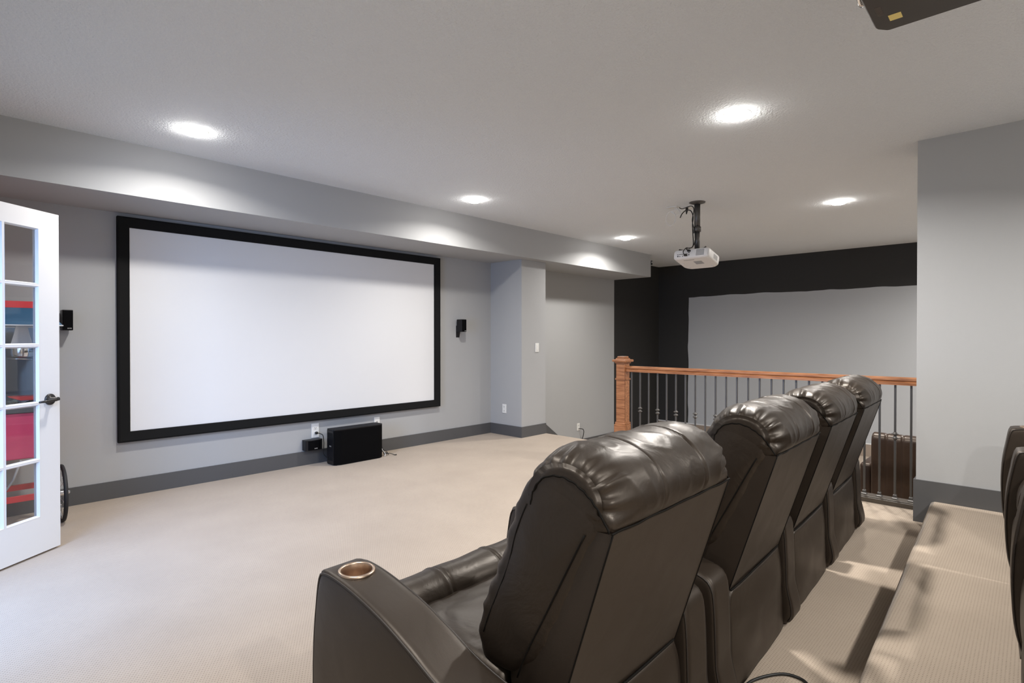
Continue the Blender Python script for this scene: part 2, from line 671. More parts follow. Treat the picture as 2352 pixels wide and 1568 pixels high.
# walls
mb = MB()
mb.box(XL - 0.1, SX1, YW, YW + 0.1, LOW, ZC)
struct(mb.build('wall_front', M['wall']), 'grey wall carrying the projection screen', 'wall')
mb = MB()
mb.box(SX1, XF + 0.1, YW, YW + 0.1, LOW, ZC)
struct(mb.build('wall_stair', M['black_wall']), 'black painted wall past the end of the soffit', 'wall')
mb = MB()
mb.box(XF, XF + 0.1, YB, YW, LOW, ZC)
struct(mb.build('wall_far', M['far_wall']), 'far black wall with a large grey painted rectangle', 'wall')
mb = MB()
mb.box(XS, XE, YB, 0.605, LOW, ZC)
struct(mb.build('wall_right', M['wall']), 'grey wall stub at the right end of the railing', 'wall')
mb = MB()
mb.box(XL - 0.1, XL, 3.90, YW, 0, ZC).box(XL - 0.1, XL, YB, 2.36, 0, ZC).box(XL - 0.1, XL, 2.36, 3.90, 2.07, ZC)
struct(mb.build('wall_left', M['wall']), 'left grey wall with the double doorway', 'wall')
mb = MB()
mb.box(XL - 0.1, XF + 0.1, YB - 0.1, YB, LOW, ZC)
struct(mb.build('wall_back', M['wall']), 'grey back wall behind the second recliner row', 'wall')
mb = MB()
mb.box(PX0, PX1, PY, YW, 0, SZ)
struct(mb.build('wall_column', M['wall']), 'grey column between the screen wall and the stairs', 'column')
mb = MB()
mb.box(XL, SX1, SY, YW, SZ, ZC)
struct(mb.build('wall_soffit', M['wall']), 'grey soffit running above the screen', 'soffit')
# door casing on the left wall
mb = MB()
mb.box(XL - 0.1, XL + 0.015, 3.90, 3.98, 0, 2.15).box(XL - 0.1, XL + 0.015, 2.28, 2.36, 0, 2.15).box(XL - 0.1, XL + 0.015, 2.36, 3.90, 2.07, 2.15)
struct(mb.build('trim_1', M['white']), 'white casing around the double doorway', 'trim')


# baseboards
def baseboard(name, segs, h, m, label, z=0.0):
    mb = MB()
    for (x0, x1, y0, y1) in segs:
        mb.box(x0, x1, y0, y1, z, z + h)
    return struct(mb.build(name, m), label, 'baseboard')


bt = 0.014
baseboard('baseboard_front', [(XL, PX0, YW - bt, YW)], 0.138, M['base'], 'charcoal baseboard under the screen')
mb = MB()
mb.prism([(PX0 - bt, YW - bt), (PX0 - bt, PY - bt), (PX1, PY - bt), (PX1, PY), (PX0, PY), (PX0, YW - bt)], 'z', 0, 0.138)
struct(mb.build('baseboard_column', M['base']), 'charcoal baseboard wrapping the column', 'baseboard')
mb = MB()
mb.prism([(XS - bt, -0.2), (XS - bt, 0.605 + bt), (XE, 0.605 + bt), (XE, 0.605), (XS, 0.605), (XS, -0.2)], 'z', 0, 0.295)
mb.prism([(XS - bt, YB), (XS - bt, -0.2), (XS, -0.2), (XS, YB)], 'z', TIER, 0.295)
struct(mb.build('baseboard_right', M['base']), 'tall charcoal baseboard on the right wall stub', 'baseboard')
# sloping stair skirt and lower baseboard on the stair wall
mb = MB()
sk = [(5.66, 0.138), (6.02, 0.138), (6.327, -0.012), (6.83, -0.365), (SX1, -0.365), (SX1, LOW), (5.66, LOW)]
mb.prism(sk, 'y', YW - bt, YW)
struct(mb.build('baseboard_stair', M['base']), 'charcoal stair skirt sloping down the grey wall', 'baseboard')
mb = MB()
mb.box(SX1, XF - bt, YW - bt, YW, LOW, -0.34)
struct(mb.build('baseboard_black', M['black_wall']), 'black baseboard under the black wall', 'baseboard')
mb = MB()
mb.box(XF - bt, XF, YB, YW, LOW, -0.335)
mb.cur = 1
mb.box(XF - bt - 0.004, XF, YB, YW, -0.335, -0.318)  # white strip paints in the highlight along the baseboard's top edge
struct(mb.build('baseboard_far', [M['low_base'], M['white']]), 'tan baseboard on the far wall, its top edge highlight painted as a white line', 'baseboard')

# ------------------------------------------------------------------ french door (open leaf at the left)
ex, ey = 0.509, 4.359
hx, hy = ex - 0.784 * 0.886, ey - 0.621 * 0.886
door = empty('door_1', (hx, hy, 0.0), math.atan2(0.621, 0.784))
struct(door, 'white french door leaf standing open at the left edge', 'door')
DW, DT = 0.886, 0.036       # local x from hinge to latch edge; room side is -y
pane_w = 0.198
cols = [(0.132 + k * 0.212, 0.132 + k * 0.212 + pane_w) for k in range(3)]
rows = [(0.228, 0.556), (0.568, 0.892), (0.904, 1.236), (1.248, 1.592), (1.604, 1.932)]
mb = MB()
# stiles, rails and muntins are one frame
xb = [0.0]
for c in cols:
    xb += [c[0], c[1]]
xb.append(DW)
for i in range(0, len(xb), 2):
    mb.box(xb[i], xb[i + 1], -DT / 2, DT / 2, 0.012, 2.04)
zb = [0.012]
for r_ in rows:
    zb += [r_[0], r_[1]]
zb.append(2.04)
for c in cols:
    for i in range(0, len(zb), 2):
        mb.box(c[0], c[1], -DT / 2, DT / 2, zb[i], zb[i + 1])
fr = mb.build('frame', M['white'], door)
for c in cols:
    for r_ in rows:
        g = MB().box(c[0], c[1], -0.003, 0.003, r_[0], r_[1]).build('pane', M['glass'], door)
        b_ = MB()
        k = 0.008
        for sgn in (-1, 1):
            yo, yi = sgn * (DT / 2 + 0.001), sgn * 0.0035
            O = [(c[0], r_[0]), (c[1], r_[0]), (c[1], r_[1]), (c[0], r_[1])]
            I = [(c[0] + k, r_[0] + k), (c[1] - k, r_[0] + k), (c[1] - k, r_[1] - k), (c[0] + k, r_[1] - k)]
            v = [(p[0], yo, p[1]) for p in O] + [(p[0], yi, p[1]) for p in I] + [(p[0], yi, p[1]) for p in O]
            f = []
            for q in range(4):
                n_ = (q + 1) % 4
                f += [(q, n_, 4 + n_, 4 + q), (4 + q, 4 + n_, 8 + n_, 8 + q), (8 + q, 8 + n_, n_, q)]
            b_.add(v, f)
        b_.build('pane_bead', M['white'], g)
hd = MB()
zc_ = 0.917
mt = Matrix.Translation((DW - 0.066, -DT / 2, zc_)) @ rot_to((0, -1, 0))
hd.lathe([(0.034, 0.0), (0.034, 0.006), (0.031, 0.010), (0.013, 0.011), (0.011, 0.045), (0.0, 0.046)], 28, mt)
handle = hd.build('handle', M['bronze'], door)
lv = MB()
lv.tube([(DW - 0.055, -DT / 2 - 0.046, zc_ + 0.003), (DW - 0.075, -DT / 2 - 0.048, zc_), (DW - 0.13, -DT / 2 - 0.05, zc_ - 0.004), (DW - 0.175, -DT / 2 - 0.046, zc_ - 0.006)],
        [0.0115, 0.010, 0.0075, 0.006], 12)
lv.build('lever', M['bronze'], handle)
for z in (0.25, 1.0, 1.8):
    MB().tube([(-0.004, -DT / 2 - 0.004, z - 0.045), (-0.004, -DT / 2 - 0.004, z + 0.045)], 0.007, 10).build('hinge', M['bronze'], door)

# ------------------------------------------------------------------ projection screen
scr = empty('projection_screen', (2.64, YW - 0.002, 1.353))
tag(scr, 'large white projection screen in a wide black frame on the grey wall', 'projection screen')
hw, hh, fw = 1.641, 0.909, 0.083
MB().box(-hw + 0.03, hw - 0.03, -0.022, 0.0, -hh + 0.03, hh - 0.03).build('screen_surface', M['screen'], scr)
mb = MB()
pr_ = [(0, 0), (0, -0.045), (0.012, -0.05), (fw - 0.006, -0.036), (fw, -0.03), (fw, 0)]   # (inward, y)
cors = [(-hw, -hh), (hw, -hh), (hw, hh), (-hw, hh)]
vs = []
for (cx, cz) in cors:
    sx, sz = (1 if cx < 0 else -1), (1 if cz < 0 else -1)
    vs += [(cx + sx * a, b, cz + sz * a) for (a, b) in pr_]
np_ = len(pr_)
fs = []
for i in range(4):
    for j in range(np_):
        a, b = i * np_ + j, i * np_ + (j + 1) % np_
        c, d = ((i + 1) % 4) * np_ + (j + 1) % np_, ((i + 1) % 4) * np_ + j
        fs.append((a, b, c, d))
mb.add(vs, fs)
mb.build('frame', M['velvet'], scr)

# ------------------------------------------------------------------ downlights
LPOS = [(1.195, 4.06, 'recessed ceiling light above the left part of the projection screen'),
        (3.71, 4.06, 'recessed ceiling light above the right part of the projection screen'),
        (6.57, 4.10, 'small recessed ceiling light beside the far end of the soffit'),
        (3.41, 1.34, 'largest recessed ceiling light, above the front recliner row'),
        (6.31, 1.45, 'recessed ceiling light near the right wall, past the white projector'),
        (0.55, 1.34, 'recessed ceiling light overhead, out of view'),
        (0.55, -1.40, 'recessed ceiling light behind the second row, left'),
        (3.41, -1.40, 'recessed ceiling light behind the second row, right'),
        (8.2, 0.15, 'added unseen ceiling light brightening the far wall, behind the right wall'),  # this and the next are unseen lights added to brighten the far wall
        (8.2, -1.40, 'added unseen ceiling light brightening the far wall, at the back')]
lamp0 = None
lampdata = bpy.data.lights.new('downlight_bulb', 'AREA')
lampdata.shape = 'DISK'
lampdata.size = 0.15
lampdata.energy = LAMP_POWER
lampdata.color = LAMP_COLOR
lampdata.spread = math.radians(156)
lampdata_back = lampdata.copy()
lampdata_back.energy = LAMP_POWER * 1.9
lampdata_front = lampdata.copy()
lampdata_front.energy = LAMP_POWER * 0.66
lampdata_mid = lampdata.copy()
lampdata_mid.energy = LAMP_POWER * 1.75
lampdata_corner = lampdata.copy()
lampdata_corner.energy = LAMP_POWER * 0.5
lampdata_fill = lampdata.copy()
lampdata_fill.energy = LAMP_POWER * 1.5  # for the unseen lights added over the lower floor
for (x, y, lab) in LPOS:
    if lamp0 is None:
        t = empty('recessed_light', (x, y, ZC))
        MB().lathe([(0.074, -0.001), (0.077, -0.003), (0.081, -0.002), (0.082, 0.0)], 40, caps=False).build('trim_ring', M['lamp_trim'], t)
        MB().lathe([(0.0, -0.030), (0.032, -0.029), (0.055, -0.025), (0.068, -0.016), (0.075, -0.002)], 40).build('lens', M['lamp'], t)
        lamp0 = t
    else:
        t = dup(lamp0, 'recessed_light', (x, y, ZC), 0)
    tag(t, lab, 'ceiling light', 'recessed lights in the ceiling')
    b = bpy.data.objects.new('bulb', lampdata_fill if x > 7 else lampdata_back if y < 0 else lampdata_corner if x < 1 and y > 0 else lampdata_front if y > 3 and x < 5 else lampdata_mid if x < 5 else lampdata)
    b.location = (x, y, ZC - 0.038)
    COL.objects.link(b)

# ------------------------------------------------------------------ recliner
HI, AW = 0.330, 0.155            # half inner width, arm width
leather, taut = M['leather'], M['leather_taut']
rec = empty('recliner', (1.249, 0.768, 0.0), math.radians(0.6))


def nz(x, y, z, s):
    return mnoise.noise(Vector((x * s, y * s, z * s)))


# base box under the seat, standing on the floor
mb = MB()
mb.rbox(-HI + 0.004, HI - 0.004, 0.06, 0.70, 0.0, 0.33, 0.015)
mb.build('base', M['dark_cloth'], rec)
# rear skirt: a slightly flared leather panel that closes the back below the backrest
mb = MB()
nu, nv = 26, 18
vv, ff = [], []
for side in (0, 1):
    for j in range(nv + 1):
        tz = j / nv
        for i in range(nu + 1):
            u = -1 + 2 * i / nu
            half = 0.318 - 0.032 * max(0, (tz - 0.72) / 0.28) ** 2 - 0.012 * (1 - (tz - 0.5) ** 2 * 4) * 0
            x = u * half
            bulge = 0.016 * (1 - u ** 4) * math.sin(math.pi * (0.15 + 0.8 * tz))
            y = 0.004 - bulge + 0.012 * tz + 0.004 * nz(x, tz, 1.3, 5)
            z = 0.012 + tz * (0.375 - 0.012)
            vv.append((x, y + (0.022 if side else 0.0), z))
NN = (nu + 1) * (nv + 1)
for j in range(nv):
    for i in range(nu):
        a = j * (nu + 1) + i
        ff.append((a, a + 1, a + nu + 2, a + nu + 1))
        ff.append((NN + a + nu + 1, NN + a + nu + 2, NN + a + 1, NN + a))
edge = [i for i in range(nu + 1)] + [j * (nu + 1) + nu for j in range(1, nv + 1)] + [nv * (nu + 1) + i for i in range(nu - 1, -1, -1)] + [j * (nu + 1) for j in range(nv - 1, 0, -1)]
for i in range(len(edge)):
    a, b = edge[i], edge[(i + 1) % len(edge)]
    ff.append((b, a, NN + a, NN + b))
mb.add(vv, ff, True)
skirt = mb.build('rear_skirt', taut, rec)
mb = MB()
mb.tube([Vector(vv[nv * (nu + 1) + i]) + Vector((0, 0.001, 0.001)) for i in range(nu + 1)], 0.0038, 6)
mb.build('seam', M['thread'], skirt)

# backrest shell: rear panel with flat side gussets
shell_prof = fillet([(0.035, 0.33), (-0.142, 0.886), (-0.03, 0.880), (0.11, 0.60), (0.15, 0.50), (0.115, 0.33)], [0.012, 0.006, 0.01, 0.05, 0.05, 0.02], 4)
mb = MB()
mb.prism([tuple(p) for p in shell_prof], 'x', -0.300, 0.300)
shell = mb.build('backrest_shell', taut, rec)
for sx in (-1, 1):
    MB().tube([(sx * 0.2995, 0.030 + (-0.142 - 0.030) * t, 0.345 + (0.884 - 0.345) * t) for t in [k / 12 for k in range(13)]], 0.0020, 6).build('seam', M['thread'], shell)

# puffy back cushion in front of the shell
cush_prof = spline([(-0.112, 0.862), (-0.076, 0.80), (-0.010, 0.66), (0.060, 0.53), (0.13, 0.475), (0.232, 0.478), (0.266, 0.530), (0.248, 0.62), (0.210, 0.70),
                    (0.176, 0.78), (0.148, 0.86), (0.110, 0.935), (0.055, 0.990), (-0.02, 0.996), (-0.085, 0.960), (-0.128, 0.912)], 90)


def cush_disp(x, t, q):
    y, z = q
    d = 0.0
    if y > 0.16:
        for zz in (0.60, 0.745):
            d -= 0.006 * math.exp(-((z - zz) / 0.010) ** 2)
    d += 0.006 * nz(x, y, z, 7) + 0.003 * nz(x * 2, y, z, 17)
    k = max(0.0, (abs(x) - 0.25) / 0.07)
    d += 0.006 * k * math.sin(z * 95 + 4 * nz(x, y, z, 4)) * (0.3 + 0.7 * (y > 0.12))
    return d


mb = MB()
mb.loft(cush_prof, -0.317, 0.317, 0.034, 0.011, 46, 6, cush_disp)
cush = mb.build('back_cushion', leather, rec)
# side seam of the cushion
mb = MB()
sp_ = spline([(0.222, 0.556), (0.205, 0.60), (0.172, 0.670), (0.138, 0.745), (0.110, 0.835), (0.078, 0.905)], 26, closed=False)
for sx in (-1, 1):
    MB().tube([(sx * 0.3068, p.x + 0.008, p.y) for p in sp_], 0.0022, 6).build('seam', M['thread'], cush)

# line where the puffy side meets the flat rear gusset
gs_ = spline([(-0.078, 0.872), (-0.040, 0.80), (0.030, 0.665), (0.085, 0.56), (0.115, 0.49)], 24, closed=False)
for sx in (-1, 1):
    MB().tube([(sx * 0.3078, p.x, p.y) for p in gs_], 0.0022, 6).build('seam', M['thread'], cush)

# head roll, gathered into pleats at both ends, two stitched seams across
hr_ctrl = [(-0.140, 0.888), (-0.158, 0.925), (-0.150, 0.972), (-0.118, 1.014), (-0.066, 1.040), (-0.005, 1.046), (0.055, 1.028),
           (0.100, 0.985), (0.122, 0.930), (0.105, 0.890), (0.06, 0.872), (-0.02, 0.872), (-0.09, 0.876)]
hr_prof = spline(hr_ctrl, 110)


def hr_disp(x, t, q):
    y, z = q
    ax = abs(x)
    d = 0.0
    top = max(0.0, min(1.0, (z - 0.885) / 0.04))
    end = max(0.0, min(1.0, (ax - 0.17) / 0.135))
    ang = math.atan2(z - 0.93, y + 0.02)
    ph = 2.2 * nz(x * 0.4, y, z, 9)
    d += top * 0.0085 * end ** 2.2 * (0.25 + 0.75 * max(0.0, min(1.0, (z - 0.90) / 0.07))) * (0.75 + 0.8 * nz(y, z, x * 0.2, 14)) * math.sin(ang * 17 + ph * 1.5 + (0.7 if x > 0 else 0))
    d += top * 0.002 * end ** 2 * math.sin(ang * 29 + ph * 3)
    d -= top * 0.034 * end ** 3.0                      # the roll shrinks towards the gathered ends
    d -= top * 0.006 * math.exp(-((ax - 0.108) / 0.0036) ** 2)
    d += top * 0.0015 * math.exp(-((ax - 0.119) / 0.006) ** 2)
    fold = nz(x * 0.9 + y * 1.5, y * 0.9 - x * 0.5, z * 0.6, 7)
    d += top * 0.0045 * fold
    rid = 1 - abs(nz(x * 1.2 - y * 1.3 + 7, y * 1.2 + x, z, 8))
    d += top * 0.0035 * (rid ** 4 - 0.3)
    return d


mb = MB()
mb.loft(hr_prof, -0.307, 0.307, 0.018, 0.002, 110, 5, hr_disp)
roll = mb.build('head_roll', leather, rec)
mb = MB()
for sx in (-1, 1):
    arch = spline([(0.074, 0.905), (0.066, 0.940), (0.036, 0.974), (-0.012, 0.985), (-0.06, 0.972), (-0.105, 0.938), (-0.138, 0.890)], 40, closed=False)
    MB().tube([(sx * (0.3065 + 0.0008 * math.sin(i * 1.3)), p.x + 0.0011 * math.sin(i * 2.1), p.y + 0.0011 * math.cos(i * 1.7)) for i, p in enumerate(arch)], 0.0024, 6).build('seam', M['thread'], roll)
mb = MB()
mb.tube([(-0.304 + 0.608 * k / 30, -0.1435 + 0.001 * math.sin(k * 1.1), 0.888 + 0.0012 * math.sin(k * 0.9)) for k in range(31)], 0.0026, 6)
mb.build('seam', M['thread'], roll)

# seat cushion and the stitched front roll
seat_prof = spline([(0.16, 0.33), (0.16, 0.455), (0.20, 0.485), (0.36, 0.495), (0.52, 0.488), (0.575, 0.47), (0.585, 0.40), (0.58, 0.33), (0.36, 0.33)], 60)


def seat_disp(x, t, q):
    y, z = q
    up = max(0.0, min(1.0, (z - 0.43) / 0.04))
    return up * (0.004 * nz(x, y, z, 8) + 0.005 * ((1 - abs(nz(x * 1.5 + 3, y * 1.1, z, 6))) ** 5 - 0.3))


mb = MB()
mb.loft(seat_prof, -HI + 0.004, HI - 0.004, 0.03, 0.004, 40, 4, seat_disp)
mb.build('seat_cushion', leather, rec)
sb_prof = spline([(0.560, 0.36), (0.558, 0.46), (0.580, 0.512), (0.635, 0.535), (0.695, 0.520), (0.735, 0.47), (0.745, 0.40), (0.735, 0.345), (0.65, 0.335)], 56)


def sb_disp(x, t, q):
    y, z = q
    d = -0.006 * math.exp(-((abs(x) - 0.112) / 0.0045) ** 2) + 0.003 * math.exp(-((abs(x) - 0.124) / 0.008) ** 2)
    return d + 0.004 * nz(x, y, z, 9)


mb = MB()
mb.loft(sb_prof, -HI + 0.004, HI - 0.004, 0.03, 0.004, 100, 4, sb_disp)
mb.build('seat_roll', leather, rec)
# folded footrest board under the front of the seat
mb = MB()
mb.loft(spline([(0.70, 0.05), (0.745, 0.06), (0.762, 0.15), (0.760, 0.28), (0.742, 0.335), (0.70, 0.335), (0.69, 0.19)], 40), -HI + 0.006, HI - 0.006, 0.02, 0.004, 20)
mb.build('footrest', leather, rec)

# arms
arm_ctrl = [(0.0, 0.012), (-0.006, 0.20), (0.000, 0.40), (0.012, 0.462), (0.05, 0.486), (0.13, 0.496), (0.216, 0.514), (0.324, 0.552), (0.438, 0.585), (0.565, 0.608),
            (0.66, 0.617), (0.722, 0.616), (0.748, 0.602), (0.764, 0.52), (0.780, 0.407), (0.785, 0.265), (0.776, 0.12), (0.755, 0.03), (0.742, 0.012), (0.40, 0.010)]
arm_prof = spline(arm_ctrl, 130)
arm_top = spline(arm_ctrl[0:16], 90, closed=False)


def arm_disp(x, t, q):
    y, z = q
    return 0.0015 * nz(x, y, z, 6)


left_parts = []
arm_mesh = cup_mesh = pipe_mesh = None
for side in (-1, 1):
    if arm_mesh is None:
        mb = MB()
        mb.loft(arm_prof, -AW / 2, AW / 2, 0.016, 0.007, 10, 4, arm_disp)
        arm = mb.build('armrest', taut, rec)
        ct = MB()
        ct.lathe([(0.0475, -0.09), (0.0475, 0.05)], 40, Matrix.Translation((0, 0.652, 0.617)))
        cutter = ct.build('cup_cutter', taut, rec)
        boolean_cut(arm, cutter)
        for p in arm.data.polygons:
            p.use_smooth = True
        arm_mesh = arm.data
        tilt = Matrix.Translation((0, 0.652, 0.6185)) @ Matrix.Rotation(math.radians(2), 4, 'X')
        mb = MB()
        mb.lathe([(0.0, -0.075), (0.036, -0.075), (0.0395, -0.07), (0.0425, -0.02), (0.0435, 0.0), (0.0455, 0.0035), (0.050, 0.0035), (0.053, 0.0005), (0.053, -0.003)], 48, tilt, caps=False)
        cup = mb.build('cup_holder', M['steel'], arm)
        cup['label'] = 'round steel cup holder'
        cup_mesh = cup.data
        pipe_mesh = []
        na_ = len(arm_prof)
        rim = []
        for i, p in enumerate(arm_prof):
            tg = (arm_prof[(i + 1) % na_] - arm_prof[i - 1]).normalized()
            rim.append(p - Vector((-tg.y, tg.x)) * 0.016)
        for it in range(14):
            rim = [(rim[i - 1] + rim[i] * 2 + rim[(i + 1) % na_]) / 4 for i in range(na_)]
        arm_pipe = [p.lerp(q, 0.29) for p, q in zip(arm_prof, rim)]
        arm_pipe = [p for p in arm_pipe if p.y > 0.025]
        for sx in (-1, 1):
            pipe_mesh.append(MB().tube([(sx * (AW / 2 - 0.0112), p.x, p.y) for p in arm_pipe], 0.0032, 6).build('piping', M['thread_light'], arm).data)
    else:
        arm = link('armrest', arm_mesh, rec)
        c = link('cup_holder', cup_mesh, arm)
        c['label'] = 'round steel cup holder'
        for pm in pipe_mesh:
            link('piping', pm, arm)
    arm.location = (side * (HI + AW / 2 + 0.001), 0, 0)
    if side < 0:
        left_parts.append(arm)

GR1, GR2 = 'recliners in the front row', 'recliners on the raised platform'
tag(rec, 'dark leather recliner nearest the camera, showing a steel cup holder in its left arm', 'recliner', GR1)
a2 = math.radians(2.2)
c0 = Vector((2.262, 0.787, 0))
lab = ['dark leather recliner standing second from the camera in the front row',
       'dark leather recliner standing third from the camera in the front row',
       'dark leather recliner at the far end of the front row, nearest the railing']
PIT = 2 * HI + AW + 0.004
for i in range(3):
    p = c0 + Vector((math.cos(a2), math.sin(a2), 0)) * PIT * i
    r_ = dup(rec, 'recliner', p, a2, skip=left_parts if i else ())
    tag(r_, lab[i], 'recliner', GR1)
a3 = math.radians(2.9)
p0 = Vector((1.87 + HI + AW / 2, 0.042 - 0.785, TIER))
lab = ['dark leather recliner at the right edge, nearest of the back row on the platform', 'dark leather recliner at the right edge, middle of the back row on the platform',
       'dark leather recliner at the right edge, farthest of the back row on the platform']
for i in range(3):
    p = p0 + Vector((math.cos(a3), math.sin(a3), 0)) * PIT * i
    r_ = dup(rec, 'recliner', p, a3, skip=left_parts if i else ())
    tag(r_, lab[i], 'recliner', GR2)

# ------------------------------------------------------------------ railing
XR = 5.106
rail = empty('railing', (XR, 0.63, 0.0))
tag(rail, 'stained wood railing with dark iron balusters along the floor edge', 'railing')
Y0 = 0.63
ye, yn = -0.024, 2.59      # local ends (y relative to Y0)
mb = MB()
hp = [(-0.030, 0.925), (-0.030, 0.945), (-0.022, 0.952), (-0.031, 0.962), (-0.029, 0.976), (-0.018, 0.986), (0.018, 0.986), (0.029, 0.976), (0.031, 0.962), (0.022, 0.952), (0.030, 0.945), (0.030, 0.925)]
mb.prism(hp, 'y', ye, yn, False)
mb.build('handrail', M['wood'], rail)
mb = MB()
mb.rbox(-0.07, 0.065, ye, yn, 0.0, 0.036, 0.004, 2, smooth=False).rbox(-0.058, 0.055, ye, yn, 0.034, 0.044, 0.004, 2, smooth=False)
mb.build('base_rail', M['rail_base'], rail)
mb = MB()
hb = 0.052
mb.rbox(-hb - 0.016, hb + 0.016, yn - hb - 0.016, yn + hb + 0.016, 0.0, 0.355, 0.004, 2, smooth=False)
mb.rbox(-hb - 0.010, hb + 0.010, yn - hb - 0.010, yn + hb + 0.010, 0.352, 0.382, 0.008, 2, smooth=False)
mb.rbox(-hb, hb, yn - hb, yn + hb, 0.38, 1.02, 0.004, 2, smooth=False)
mb.rbox(-hb - 0.009, hb + 0.009, yn - hb - 0.009, yn + hb + 0.009, 0.835, 0.852, 0.004, 2, smooth=False)
newel = mb.build('newel_post', M['wood'], rail)
mb = MB()
mb.rbox(-hb - 0.012, hb + 0.012, yn - hb - 0.012, yn + hb + 0.012, 1.012, 1.030, 0.006, 2, smooth=False)
mb.rbox(-hb - 0.032, hb + 0.032, yn - hb - 0.032, yn + hb + 0.032, 1.028, 1.054, 0.007, 2, smooth=False)
mb.rbox(-hb - 0.004, hb + 0.004, yn - hb - 0.004, yn + hb + 0.004, 1.050, 1.068, 0.004, 2, smooth=False)
mb.rbox(-hb + 0.006, hb - 0.006, yn - hb + 0.006, yn + hb - 0.006, 1.066, 1.088, 0.008, 2, smooth=False)
mb.build('newel_cap', M['wood'], newel)
plain = knuck = None
bal_mesh = None
k = 0
yb_ = 3.11
while yb_ > 0.64:
    if bal_mesh is None:
        b_ = MB().rbox(-0.0072, 0.0072, -0.0072, 0.0072, 0.04, 0.93, 0.002, 2, smooth=False).build('baluster', M['iron'], rail)
        bal_mesh = b_.data
        s_ = MB().lathe([(0.026, 0.043), (0.026, 0.049), (0.019, 0.055), (0.015, 0.066), (0.018, 0.071), (0.014, 0.077), (0.009, 0.079)], 4, Matrix.Rotation(math.pi / 4, 4, 'Z'), smooth=False).build('shoe', M['iron'], b_)
        shoe_mesh = s_.data
        kn = MB()
        for dz in (-0.016, 0.016):
            kn.lathe([(0.010, dz - 0.014), (0.013, dz - 0.010), (0.013, dz - 0.007), (0.022, dz - 0.003), (0.024, dz), (0.022, dz + 0.003), (0.013, dz + 0.007), (0.013, dz + 0.010), (0.010, dz + 0.014)], 16, Matrix.Translation((0, 0, 0.53)))
        knob_me = kn.build('knuckle', M['iron'], b_)
        knuckle_mesh = knob_me.data
        bpy.data.objects.remove(knob_me)
    else:
        b_ = link('baluster', bal_mesh, rail)
        link('shoe', shoe_mesh, b_)
    if k % 2 == 1:
        link('knuckle', knuckle_mesh, b_)
    b_.location = (0, yb_ - Y0, 0)
    yb_ -= 0.1012
    k += 1

# ------------------------------------------------------------------ white projector under the ceiling
pj = empty('ceiling_projector', (5.35, 2.50, ZC))
tag(pj, 'white projector hanging upside down from the ceiling past the railing', 'projector')
mp = empty('projector_mount', (5.35, 2.50, ZC))
bpy.data.objects.remove(mp)
mb = MB()
mb.lathe([(0.0, -0.022), (0.034, -0.022), (0.045, -0.016), (0.078, -0.006), (0.08, 0.0)], 32)
mb.tube([(0, 0, -0.01), (0, 0, -0.27)], 0.030, 20)
mb.tube([(0, 0, -0.25), (0, 0, -0.30)], 0.037, 20)
mb.tube([(0, 0, -0.29), (0, 0, -0.475)], 0.026, 20)
mb.box(-0.006, 0.006, 0.030, 0.046, -0.31, -0.27)
pole = mb.build('mount_pole', M['iron'], pj)
Mt = Matrix.Translation((0.0, 0.0, -0.575)) @ Matrix.Rotation(math.radians(15), 4, 'Y')
mb = MB()
mb.rbox(-0.10, 0.10, -0.09, 0.09, 0.055, 0.068, 0.003, 2, mtx=Mt, smooth=False)
for (a, b) in ((-0.13, -0.14), (0.12, -0.13), (-0.13, 0.14), (0.12, 0.13)):
    mb.tube([Mt @ Vector((a * 0.4, b * 0.4, 0.066)), Mt @ Vector((a, b, 0.063)), Mt @ Vector((a, b, 0.048))], 0.007, 8)
mb.build('mount_bracket', M['iron'], pj)
mb = MB()
bx, by, bh = 0.155, 0.187, 0.048
poly = fillet([(-bx, -by), (bx * 0.72, -by), (bx, -by * 0.72), (bx, by * 0.72), (bx * 0.72, by), (-bx, by)], [0.04, 0.05, 0.05, 0.05, 0.05, 0.04], 6)


def layered(mb, poly, zs):
    """stack of inset copies of a plan polygon -> rounded box body"""
    n = len(poly)
    c = sum(poly, Vector((0, 0))) / n
    v = []
    for (z, sc) in zs:
        v += [Mt @ Vector((c.x + (p.x - c.x) * sc, c.y + (p.y - c.y) * sc, z)) for p in poly]
    f = [tuple(range(n))[::-1], tuple(range((len(zs) - 1) * n, len(zs) * n))]
    mb.add(v, f)
    o = len(mb.v) - len(v)
    for i in range(len(zs) - 1):
        for j in range(n):
            a, b = i * n + j, i * n + (j + 1) % n
            mb.f.append((o + a, o + b, o + b + n, o + a + n))
            mb.s.append(True)
            mb.mi.append(mb.cur)


layered(mb, poly, [(-bh, 0.88), (-bh + 0.004, 0.93), (-bh + 0.014, 0.985), (-bh + 0.026, 1.0), (bh - 0.014, 1.0), (bh - 0.004, 0.98), (bh, 0.95)])
body = mb.build('projector_body', M['proj_white'], pj)
# rear panel: ports, power inlet, vents (rear face is at -x)
mb = MB()
xr_ = -bx - 0.0012
for i in range(7):
    mb.lathe([(0.0045, 0), (0.0045, 0.002), (0, 0.002)], 10, Mt @ Matrix.Translation((xr_ + 0.001, 0.135 - i * 0.0165, -0.002)) @ rot_to((-1, 0, 0)))
mb.box(xr_, xr_ + 0.002, 0.125, 0.138, -0.026, -0.014, Mt)
mb.box(xr_, xr_ + 0.002, 0.105, 0.116, -0.026, -0.020, Mt)
mb.box(xr_, xr_ + 0.002, 0.075, 0.083, -0.026, -0.018, Mt)
mb.box(xr_, xr_ + 0.002, 0.030, 0.060, -0.026, -0.012, Mt)
for zz in (-0.012, 0.010):
    mb.box(xr_, xr_ + 0.002, 0.008, 0.024, zz - 0.006, zz + 0.002, Mt)
mb.box(xr_, xr_ + 0.002, 0.000, 0.035, 0.018, 0.036, Mt)
